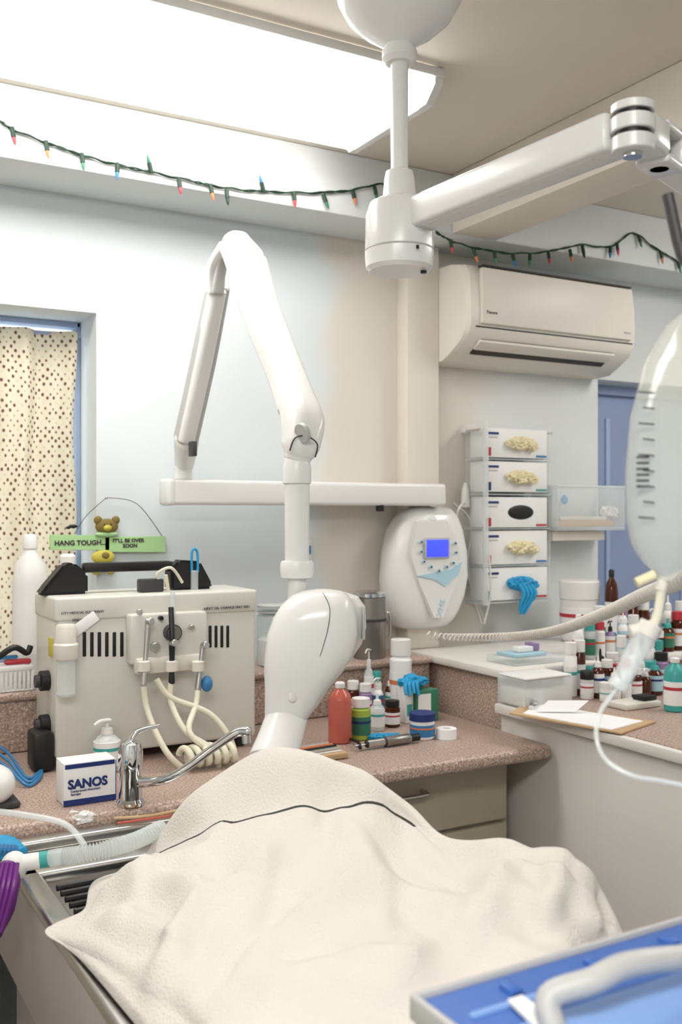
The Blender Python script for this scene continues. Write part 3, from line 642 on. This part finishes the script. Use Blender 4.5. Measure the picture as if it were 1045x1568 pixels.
# ---------- bottles
def bottle(name,p,h,r,body,cap,label=None,kind='pill',bb_=None):
    p=Vector(p); b=bb_ or B()
    if kind=='pill': prof=[(r*.9,0),(r,r*.1),(r,h*.72),(r*.8,h*.76),(r*.8,h*.78),(r*.92,h*.785),(r*.92,h*.99),(r*.8,h)]; mats=[body]*4+[cap]*4
    elif kind=='jug': prof=[(r*.9,0),(r,r*.1),(r,h*.68),(r*.85,h*.8),(r*.4,h*.88),(r*.36,h*.9),(r*.42,h*.905),(r*.42,h*.98),(r*.3,h)]; mats=[body]*5+[cap]*4
    elif kind=='drop': prof=[(r*.9,0),(r,r*.1),(r,h*.6),(r*.7,h*.68),(r*.5,h*.7),(r*.6,h*.71),(r*.5,h*.82),(r*.2,h*.85),(r*.12,h)]; mats=[body]*4+[cap]*5
    elif kind=='tub': prof=[(r*.92,0),(r,r*.1),(r,h*.68),(r*1.06,h*.7),(r*1.06,h*.97),(r*.98,h)]; mats=[body]*3+[cap]*3
    elif kind=='pump': prof=[(r*.9,0),(r,r*.1),(r,h*.55),(r*.7,h*.65),(r*.4,h*.68),(r*.45,h*.69),(r*.4,h*.8),(r*.14,h*.81),(r*.14,h*.92)]; mats=[body]*4+[cap]*5
    b.lathe(prof,p,None,mats=mats)
    if kind=='pump':
        b.beam([p+Vector((.004,0,h*.94)),p+Vector((-r*.6,-r*.3,h*.95)),p+Vector((-r*1.1,-r*.5,h*.9))],[r*.5,r*.35,r*.2],[r*.3,r*.25,r*.2],cap,n=3)
    if label: b.lathe([(r*.99,h*.12),(r*1.025,h*.121),(r*1.025,h*.56),(r*.99,h*.561)],p,label); b.lathe([(r*1.0,h*.40),(r*1.04,h*.401),(r*1.04,h*.46),(r*1.0,h*.461)],p,random.choice([RED,NAVY,TEAL,ORG,BLU]))
    if bb_ is None: return b.done(name)
def cb(name,u,v,wpx,vtop,body,cap,label=None,kind='pill',z=.9005,bb_=None):
    p=onZ(u,v,z); p.y=min(p.y,2.30); d=(H-z)*F/(v-784); bottle(name,p,(v-vtop)/F*d,wpx/2/F*d,body,cap,label,kind,bb_)
cb('red_solution_bottle',521,1136,36,1044,PINKL,WHITEM,None,'jug')
cb('lime_prophy_paste_bottle',553,1131,30,1068,LIME,LABEL,GRN)
cb('dropper_bottle',578,1118,23,1062,CLEARM,WHITEM,LABEL,'drop')
cb('brown_pill_bottle',601,1112,24,1072,AMB,BLACK,LABEL)
cb('cotton_tub',647,1130,38,1090,LABEL,NAVY,BLU,'tub')
cb('wipes_canister',614,1092,34,978,LABEL,WHITEM,LABEL)
b=B()
for a in [(541,1103,19,1042,AMB,WHITEM,LABEL,'pill'),(560,1104,20,1046,LAV,WHITEM,LABEL,'pill'),(579,1100,18,1035,LABEL,WHITEM,BLU,'pump'),(549,1090,15,985,CLEARM,WHITEM,LABEL,'pump'),(533,1095,15,1050,AMB,RED,LABEL,'pill'),(568,1091,15,1025,LABEL,TEAL,LABEL,'pill'),(586,1088,15,1030,AMB,WHITEM,LABEL,'drop')]:
    cb('x',*a,bb_=b)
b.done('medicine_bottle_cluster')
b=B(); p=onZ(662,1108,.9005); p.y+=.02; b.box((p.x-.035,p.y,.901),(p.x+.035,p.y+.05,.985),GRN,.002); b.box((p.x-.030,p.y-.001,.93),(p.x+.01,p.y+.001,.975),LABEL,0); b.box((p.x-.062,p.y+.01,.901),(p.x-.038,p.y+.05,1.0),LABEL,.002); b.box((p.x-.058,p.y+.009,.92),(p.x-.042,p.y+.011,.95),TEAL,0); b.done('medicine_carton')
b=B(); c=Vector((p.x-.02,p.y+.03,.995))
for k in range(4): b.sph(c+Vector((.018*(k-1.5),.004*k,.010+.008*math.sin(k*2))),(.022,.02,.012),CYAN,nz=.35,ns=15,seed=k*3)
for k in range(4): b.tube([c+Vector((-.03+.012*k,-.01,.01)),c+Vector((-.045+.012*k,-.022,.008)),c+Vector((-.05+.013*k,-.034,-.015-.005*(k%2)))],lambda t:.007*(1-.4*t),CYAN)
b.done('nitrile_glove')
b=B(); p=onZ(684,1130,.9005)
N=36
b.loft([[p+Vector((math.cos(2*math.pi*i/N)*r,math.sin(2*math.pi*i/N)*r,z)) for i in range(N)] for r,z in ((.011,0),(.025,0),(.025,.024),(.011,.024),(.011,0))],PAPER,cap=False); b.done('tape_roll')
b=B(); p=onZ(560,1148,.901)+Vector((0,0,.012)); q_=onZ(655,1134,.901)+Vector((0,0,.012))
b.lathe([(.006,0),(.009,.005),(.009,.05),(.012,.055),(.012,.12),(.009,.125),(.009,.15)],p,None,(q_-p),mats=[BLACK,STEEL,DGREY,STEELD,STEEL,BLACK]); b.cyl(p-(q_-p).normalized()*.03,p,.003,STEEL); b.done('dental_handpiece')
b=B(); 
for k in range(4): b.sph(onZ(575+10*k,1133,.901)+Vector((0,0,.008)),(.016,.012,.008),CYAN,nz=.4,ns=16,seed=k); 
b.tube([onZ(530,1130,.906),onZ(548,1136,.915),onZ(552,1145,.91)],.004,BLACK)
b.done('crumpled_blue_wrap')
b=B(); p=onZ(493,1160,.901); b.box((p.x-.06,p.y-.035,.901),(p.x+.05,p.y+.05,.915),WOOD,.004); b.box((p.x-.05,p.y-.025,.914),(p.x+.04,p.y+.04,.918),BEIGE,.002)
for k in range(4): b.cyl((p.x-.05,p.y-.02+.018*k,.922),(p.x+.04,p.y-.012+.018*k,.922),.003,[STEEL,BLACK,ORG,STEEL][k],n=8)
b.done('instrument_tray')
Lz=1.0405
def lb(name,u,wpx,vtop,Y,body,cap,label=None,kind='pill',z=Lz):
    p=onY(u,784,Y); d=dY(u,Y); p.z=z; bottle(name,p,(H-(vtop-784)/F*d)-z,wpx/2/F*d,body,cap,label,kind)
lb('plastic_jug',46,52,818,2.45,WHITEM,WHITEM,None,'jug'); lb('plastic_jug',104,56,848,2.45,WHITEM,WHITEM,None,'jug')
b=B(); p=onY(419,784,2.40); p.z=Lz; r=.045
b.lathe([(r*.95,0),(r,.006),(r,.13),(r*.9,.14),(r*.97,.145),(r*.97,.16),(r*.8,.165)],p,None,mats=[GLASS]*3+[GLASS,GLASS,CLEARM]); b.lathe([(r*.9,.004),(r*.93,.01),(r*.93,.07),(r*.5,.08)],p,PAPER)
for z_ in (.143,.16,.132): b.lathe([(r*.98,z_),(r*1.0,z_+.001),(r*.98,z_+.002)],p,GREYL)
tor=[Vector((p.x-.008+.030*math.cos(a),p.y-.0465+.0006*math.cos(a),p.z+.085+.028*math.sin(a))) for a in [i*math.pi/12 for i in range(25)]]
b.tube(tor,.0024,BLU,n=6,smooth=False); b.text('cotton',.019,(p.x-.034,p.y-.0470,p.z+.079),NAVY,bold=.0004); b.done('cotton_jar')
b=B(); p=onY(566,784,2.40); p.z=Lz; r=.046
b.lathe([(r*.98,0),(r,.004),(r,.10),(r*1.04,.103),(r*1.04,.11),(r,.112),(r,.17),(r*1.05,.172),(r*1.05,.182),(r*.9,.186)],p,None,mats=[STEELD]*3+[DGREY]*2+[STEELD,DGREY,CHROME,CHROME]); b.tube([p+Vector((r,-.0,.12)),p+Vector((r+.014,-.01,.12)),p+Vector((r+.014,-.01,.06)),p+Vector((r,0,.055))],.003,STEEL); b.done('steel_canister')
b=B(); b.box((1.30,2.505,1.31),(1.328,2.529,1.375),WHITEM,.003); b.box((1.306,2.498,1.33),(1.322,2.506,1.355),BLU,.002); b.done('wall_soap_clip')
lb('white_storage_tub',888,58,888,2.37,WHITEM,WHITEM,LABEL,'tub',z=1.043)
lb('amber_medicine_bottle',937,20,872,2.28,AMB,BLACK,LABEL,'jug',z=1.043)
b=B(); a=onZ(765,1012,1.0425); b.box((a.x-.03,a.y-.1,1.043),(a.x+.16,a.y+.02,1.06),CLEARM,.003); b.box((a.x-.01,a.y-.08,1.061),(a.x+.10,a.y,1.07),PALEB,.002); b.box((a.x+.02,a.y-.06,1.071),(a.x+.07,a.y-.03,1.085),LABEL,.002); b.box((a.x+.08,a.y-.05,1.071),(a.x+.10,a.y-.01,1.09),LAV,.002); b.done('plastic_parts_tray')
b=B(); b.box((1.597,1.90,PZ),(1.755,2.008,1.036),CLEARM,.006); b.box((1.603,1.906,PZ+.002),(1.75,2.002,1.01),WHITEM,.004); b.box((1.60,1.90,1.036),(1.752,2.006,1.041),LABEL,.002); b.done('plastic_storage_bin')
kinds=['pill','drop','pump','pill','pill','drop','tub','pill']; bods=[LABEL,AMB,LABEL,WHITEM,AMB,CLEARM,LABEL,AMB,WHITEM,LAV]; caps=[WHITEM,WHITEM,BLACK,WHITEM,RED,WHITEM,TEAL]
b=B(); i=0
for Y_,xa,xb,h_ in ((1.978,1.80,2.16,.125),(1.932,1.815,2.1,.105),(1.885,1.835,2.03,.09)):
    x=xa
    while x<xb:
        r_=random.uniform(.014,.020); k_=kinds[(i*3)%8]
        bottle('x',(x+r_,Y_+random.uniform(-.004,.004),PZ),h_*random.uniform(.75,1.25)*(.55 if k_=='tub' else 1),r_,bods[(i*7)%10],caps[(i*3)%7],random.choice([LABEL,LABEL,LABEL,GRN,PALEB,None]),k_,b)
        x+=2*r_+.004; i+=1
b.done('medicine_bottle_collection')
b=B()
for Y_,xa,xb,h_ in ((2.06,1.90,2.42,.11),(2.12,1.96,2.42,.14)):
    x=xa
    while x<xb:
        r_=random.uniform(.014,.020); k_=kinds[(i*3+1)%8]
        bottle('x',(x+r_,Y_+random.uniform(-.006,.006),1.043),h_*random.uniform(.7,1.2)*(.55 if k_=='tub' else 1),r_,bods[(i*7)%10],caps[(i*5)%7],random.choice([LABEL,LABEL,LABEL,GRN,PALEB,None]),k_,b)
        x+=2*r_+random.uniform(.004,.02); i+=1
b.done('vial_collection')
p=onZ(1034,1088,PZ); bottle('mouthwash_bottle',p,.13,.026,TEAL,WHITEM,LABEL,'jug')
b=B()
for k in range(3):
    c=Vector((2.24+.012*k,1.93-.012*k,PZ+.082+.004*k)); R_=.07-.008*k
    b.tube([c+Vector((R_*math.cos(a)*.8,R_*math.cos(a)*.1,R_*math.sin(a))) for a in [j*math.pi/10 for j in range(21)]],.006,BLACK,n=8,k=3)
b.done('cable_bundle')
b=B(); p=onZ(960,1084,PZ); b.box((p.x-.03,p.y-.03,PZ),(p.x+.09,p.y+.04,PZ+.015),CREAM,.004); b.box((p.x+.04,p.y-.02,PZ+.015),(p.x+.085,p.y+.02,PZ+.027),BLACK,.003); b.done('small_tray')
b=B()
def q2(u,v,z=PZ): 
    p=onZ(u,v,z); p.z=z; return p
cA=[q2(780,1094),q2(808,1077),q2(1005,1107),q2(952,1125)]
b.poly(cA,(0,0,.004),WOOD,.0008)
cB=[q2(802,1093,PZ+.004),q2(824,1078,PZ+.004),q2(985,1105,PZ+.004),q2(937,1118,PZ+.004)]
b.poly(cB,(0,0,.002),PAPER)
cc=q2(820,1083,PZ+.006); b.tube([cc+Vector((-.03,-.02,.006)),cc+Vector((-.01,0,.014)),cc+Vector((.02,.02,.006))],.006,CHROME); 
b.poly([q2(822,1090,PZ+.008),q2(840,1073,PZ+.03),q2(902,1073,PZ+.035),q2(882,1090,PZ+.01)],(0,0,.001),PAPER)
b.done('clipboard')
# ---------- faucet
b=B(); f=onZ(208,1237,.901); f.y=max(f.y,1.825); f.z=.9
b.lathe([(.026,0),(.027,.006),(.022,.012),(.021,.06),(.023,.065),(.023,.10),(.019,.115),(.008,.122)],f,CHROME,n=36)
b.beam([f+Vector((.01,-.005,.04)),pt(262,1190,1.83),pt(330,1143,1.84),pt(362,1122,1.845),pt(380,1120,1.84)],[.022,.016,.015,.017,.020],[.020,.016,.015,.017,.020],CHROME,n=2.3,rnd=.7)
b.cyl(pt(378,1124,1.84),pt(378,1138,1.84),.009,CHROME)
b.beam([f+Vector((0,0,.115)),f+Vector((.012,-.0,.135)),f+Vector((.055,.0,.142))],[.02,.016,.010],[.014,.010,.007],CHROME,n=3)
b.done('sink_faucet')
b=B(); p=onZ(98,1236,.9005); x0=p.x; y0=max(p.y,1.815); w_=.098
b.box((x0,y0,.901),(x0+w_,y0+.06,.980),LABEL,.001); b.box((x0-.0008,y0-.0008,.901),(x0+w_+.0008,y0+.0008,.912),NAVY,0); b.box((x0+.002,y0-.001,.970),(x0+w_-.002,y0+.001,.978),NAVY,0)
b.text('SANOS',.0235,(x0+.007,y0-.0015,.933),NAVY,bold=.0009); b.text('Compressed Absorbent\nSponges',.0058,(x0+.012,y0-.0015,.926),NAVY)
b.box((x0+w_,y0+.001,.905),(x0+w_+.0015,y0+.059,.976),NAVY,0)
b.done('sponge_carton')
cb('soap_pump_bottle',164,1180,40,1098,CLEARM,WHITEM,LABEL,'pump')
b=B(); p=onZ(5,1238,.901); b.sph((p.x-.02,p.y+.03,.94),(.048,.05,.04),WHITE); b.box((p.x-.07,p.y-.01,.901),(p.x+.03,p.y+.07,.912),DGREY,.004); b.done('curing_light_base')
b=B()
for k in range(3): b.tube([onZ(-30,1150+10*k,.91)+Vector((0,0,.03)),onZ(10,1165+12*k,.91)+Vector((0,0,.02)),onZ(40,1190+6*k,.906),onZ(58,1184+5*k,.906),onZ(64,1176+4*k,.906)],.0035,BLU,n=8)
b.done('blue_air_hoses')
b=B(); x0=onY(-10,1010,2.38).x; x1=onY(44,1010,2.38).x
b.box((x0,2.335,1.041),(x1,2.40,1.046),WHITEM,.002)
for k in range(9):
    x=x0+(x1-x0)*k/8; b.box((x-.003,2.334,1.044),(x+.003,2.340,1.09),WHITEM,.001)
for zz in (1.088,): b.box((x0,2.332,zz),(x1,2.342,zz+.012),WHITEM,.002); b.box((x0,2.394,1.044),(x1,2.4,zz+.012),WHITEM,.002); b.box((x1-.005,2.336,1.044),(x1,2.4,zz+.012),WHITEM,.002)
b.box((x0+.02,2.35,1.10),(x1-.0,2.37,1.112),RED,.004); b.box((x0+.0,2.35,1.114),(x1-.03,2.365,1.122),BLU,.003); b.tube([(x0,2.355,1.115),((x0+x1)/2,2.35,1.14),(x1-.01,2.355,1.125),(x1,2.36,1.14)],.007,BLACK)
b.done('wire_basket')
b=B(); 
b.tube([onZ(175,1258,.882)+Vector((0,0,.006)),onZ(230,1254,.882)+Vector((0,0,.006)),onZ(285,1243,.882)+Vector((0,0,.006))],.003,WOOD,n=8)
b.tube([onZ(180,1264,.882)+Vector((0,0,.004)),onZ(290,1250,.882)+Vector((0,0,.006))],.0025,PINKL,n=8)
b.sph(onZ(118,1256,.884)+Vector((0,0,.008)),(.03,.012,.008),WHITEM,nz=.6,seed=3); b.sph(onZ(128,1260,.884)+Vector((0,0,.01)),(.02,.012,.01),WHITEM,nz=.4,seed=9)
b.done('instrument_picks')
b=B()
pp=cr([pt(95,1312,1.50),pt(150,1303,1.50),pt(205,1288,1.54),pt(248,1268,1.60)],30); 
b.tube(pp,lambda t:.0115+.0022*math.sin(t*2*math.pi*34),CLEARM,n=16,k=4)
b.cyl(pt(98,1311,1.50),pt(75,1315,1.50),.013,CLEARM); b.cyl(pt(76,1315,1.50),pt(60,1317,1.50),.0125,TEAL); b.cyl(pt(62,1317,1.50),pt(30,1322,1.49),.0125,WHITEM)
b.sph(pt(22,1326,1.49),(.02,.02,.022),WHITEM)
b.tube([pt(-30,1240,1.6),pt(40,1248,1.58),pt(100,1262,1.56),pt(130,1295,1.53)],.005,CLEARM)
b.done('breathing_circuit_hose')
b=B(); 
b.beam([pt(14,1325,1.475),pt(8,1350,1.46),pt(-4,1390,1.45),pt(-12,1430,1.45)],[.025,.045,.05,.03],[.02,.03,.035,.02],PURP,n=2.2,up=(0,1,0))
for k in range(5): b.tube([pt(26-7*k,1322,1.455),pt(19-8*k,1365,1.43),pt(2-6*k,1425,1.435)],.004,PURP,n=8)
b.done('purple_breathing_bag')
b=B(); b.beam([pt(-40,1295,1.62),pt(0,1298,1.6),pt(30,1306,1.58)],[.05,.06,.03],[.03,.035,.02],CYAN,n=2.4); 
for k in range(6): b.tube([pt(-10+6*k,1284+2*k,1.6),pt(-4+6*k,1300,1.57),pt(-6+6*k,1314,1.575)],.0035,BLU,n=6)
b.done('blue_breathing_hose')
# ---------- cart + blue case
b=B(); b.box((.36,.28,.855),(.98,.645,.872),STEEL,.004)
for x in (.38,.96):
    for y in (.30,.625): b.cyl((x,y,.04),(x,y,.856),.012,STEEL); b.cyl((x-.008,y,.022),(x+.008,y,.022),.021,BLACK)
b.box((.37,.29,.30),(.97,.635,.312),STEELD,.003); b.done('steel_cart')
b=B(); kx0,kx1,ky0,ky1,kz=.41,.93,.33,.626,1.09
b.box((kx0+.01,ky0+.01,.8725),(kx1-.01,ky1-.01,1.02),CASE,.015,seg=3); b.box((kx0,ky0,1.02),(kx1,ky1,1.066),CASE,.014,seg=4)
b.box((kx0+.004,ky0+.004,1.06),(kx1-.004,ky1-.004,kz-.004),CASE,.008,seg=3)
for a,c in [((kx0+.002,ky1-.008,1.07),(kx1,ky1-.003,kz)),((kx0+.002,ky0,1.07),(kx0+.008,ky1-.003,kz))]: b.box(a,c,GREYL,.0025,seg=3)
b.box((kx0+.045,ky0+.02,1.075),(kx1-.02,ky1-.075,kz-.001),CASEL,.004,seg=3)
b.box((kx0+.025,ky1-.052,1.075),(kx1-.02,ky1-.046,kz-.001),CASEL,.002)
for k in range(5): x=kx0+.07+.085*k; b.box((x,ky1-.040,1.076),(x+.012,ky1-.024,kz+.001),CASE,.002); b.box((x+.001,ky1-.043,1.076),(x+.011,ky1-.040,kz-.002),NAVY,.001)
h0=onZ(850,1578,kz)
b.tube([h0,h0+Vector((.004,.01,.018)),pt(908,1502,.705),pt(960,1478,.72),pt(1045,1466,.75),pt(1130,1462,.775),pt(1180,1475,.79)],.0092,GREYL,n=18)
b.poly([onZ(778,1535,kz-.001),onZ(800,1528,kz-.001),onZ(866,1575,kz-.001),onZ(835,1590,kz-.001)],(0,0,.0025),LABEL)
b.done('blue_plastic_case')
# ---------- iv pole, bag
b=B(); px,py=.83,.69
b.cyl((px,py,.06),(px,py,1.88),.009,STEEL); 
for k in range(5): a=k*2*math.pi/5+.3; b.cyl((px,py,.07),(px+.22*math.cos(a),py+.22*math.sin(a),.05),.011,STEEL); b.sph((px+.22*math.cos(a),py+.22*math.sin(a),.025),.024,BLACK)
top=pt(1023,298,.98); b.tube([(px,py,1.87),pt(1105,560,.96)+Vector((0,0,.30)),pt(1060,400,.97),top],.006,DGREY,n=10)
b.done('iv_pole')
b=B(); d=.95
secs=[(478,1056,10,.003),(500,1054,34,.006),(560,1048,62,.014),(640,1046,80,.02),(720,1046,87,.024),(790,1045,86,.024),(835,1040,72,.02),(862,1032,46,.014),(878,1024,20,.008),(890,1020,9,.006)]
rg=[sring(pt(cc,v,d),rt,vw,hw/F*d,th,2.2,36) for v,cc,hw,th in secs]
b.loft(rg,BAG)
for k in range(9):
    v=600+k*24; b.tube([pt(985 if k%2 else 978,v,d-.0205),pt(1003,v+2,d-.0235)],.0008,DGREY,n=5,smooth=False)
for k in range(6): b.box((-.006,0,-.001),(.006,.0006,.001),DGREY,0,Matrix.Translation(pt(985,700+9*k,d-.024))@Matrix.Rotation(-YAW,4,'Z'))
b.cyl(pt(1018,884,d),pt(1012,905,d),.0055,CREAM); b.cyl(pt(1004,880,d-.005),pt(975,893,d-.005),.005,LATEX)
b.tube([pt(1014,900,d),pt(1008,940,d),pt(998,965,d)],.0045,HOSE)
b.cyl(pt(1005,958,d),pt(965,968,d),.0065,CREAM); b.cyl(pt(990,970,d),pt(945,1055,d),.011,CLEARM,r1=.009); b.cyl(pt(999,955,d),pt(988,974,d),.0115,CREAM)
b.tube([pt(945,1055,d),pt(920,1090,d-.02),pt(914,1130,d-.04),pt(930,1165,d-.05),pt(970,1188,d-.06),pt(1010,1195,d-.06),pt(1060,1205,d-.06)],.0022,CLEARM,n=8)
b.tube([pt(1056,480,d),pt(1062,455,d),pt(1075,440,d)],.0025,CREAM,n=8)
b.done('iv_fluid_bag')
# ---------- world & camera
w=bpy.data.worlds.new('World'); bpy.context.scene.world=w; w.use_nodes=True
nt=w.node_tree; bg=nt.nodes['Background']; bg.inputs[0].default_value=(.85,.91,1,1); bg.inputs[1].default_value=2.2
cam=bpy.data.cameras.new('camera'); co=bpy.data.objects.new('camera',cam); bpy.context.scene.collection.objects.link(co)
co.location=(0,0,H); co.rotation_euler=(math.pi/2,0,-YAW)
cam.sensor_fit='VERTICAL'; cam.sensor_height=36; cam.sensor_width=24; cam.lens=35; cam.clip_start=.02
cam.dof.use_dof=True; cam.dof.focus_distance=1.8; cam.dof.aperture_fstop=5.6
bpy.context.scene.camera=co
bpy.context.scene.view_settings.view_transform='Standard'
bpy.context.scene.view_settings.look='None'
bpy.context.scene.view_settings.exposure=0.36
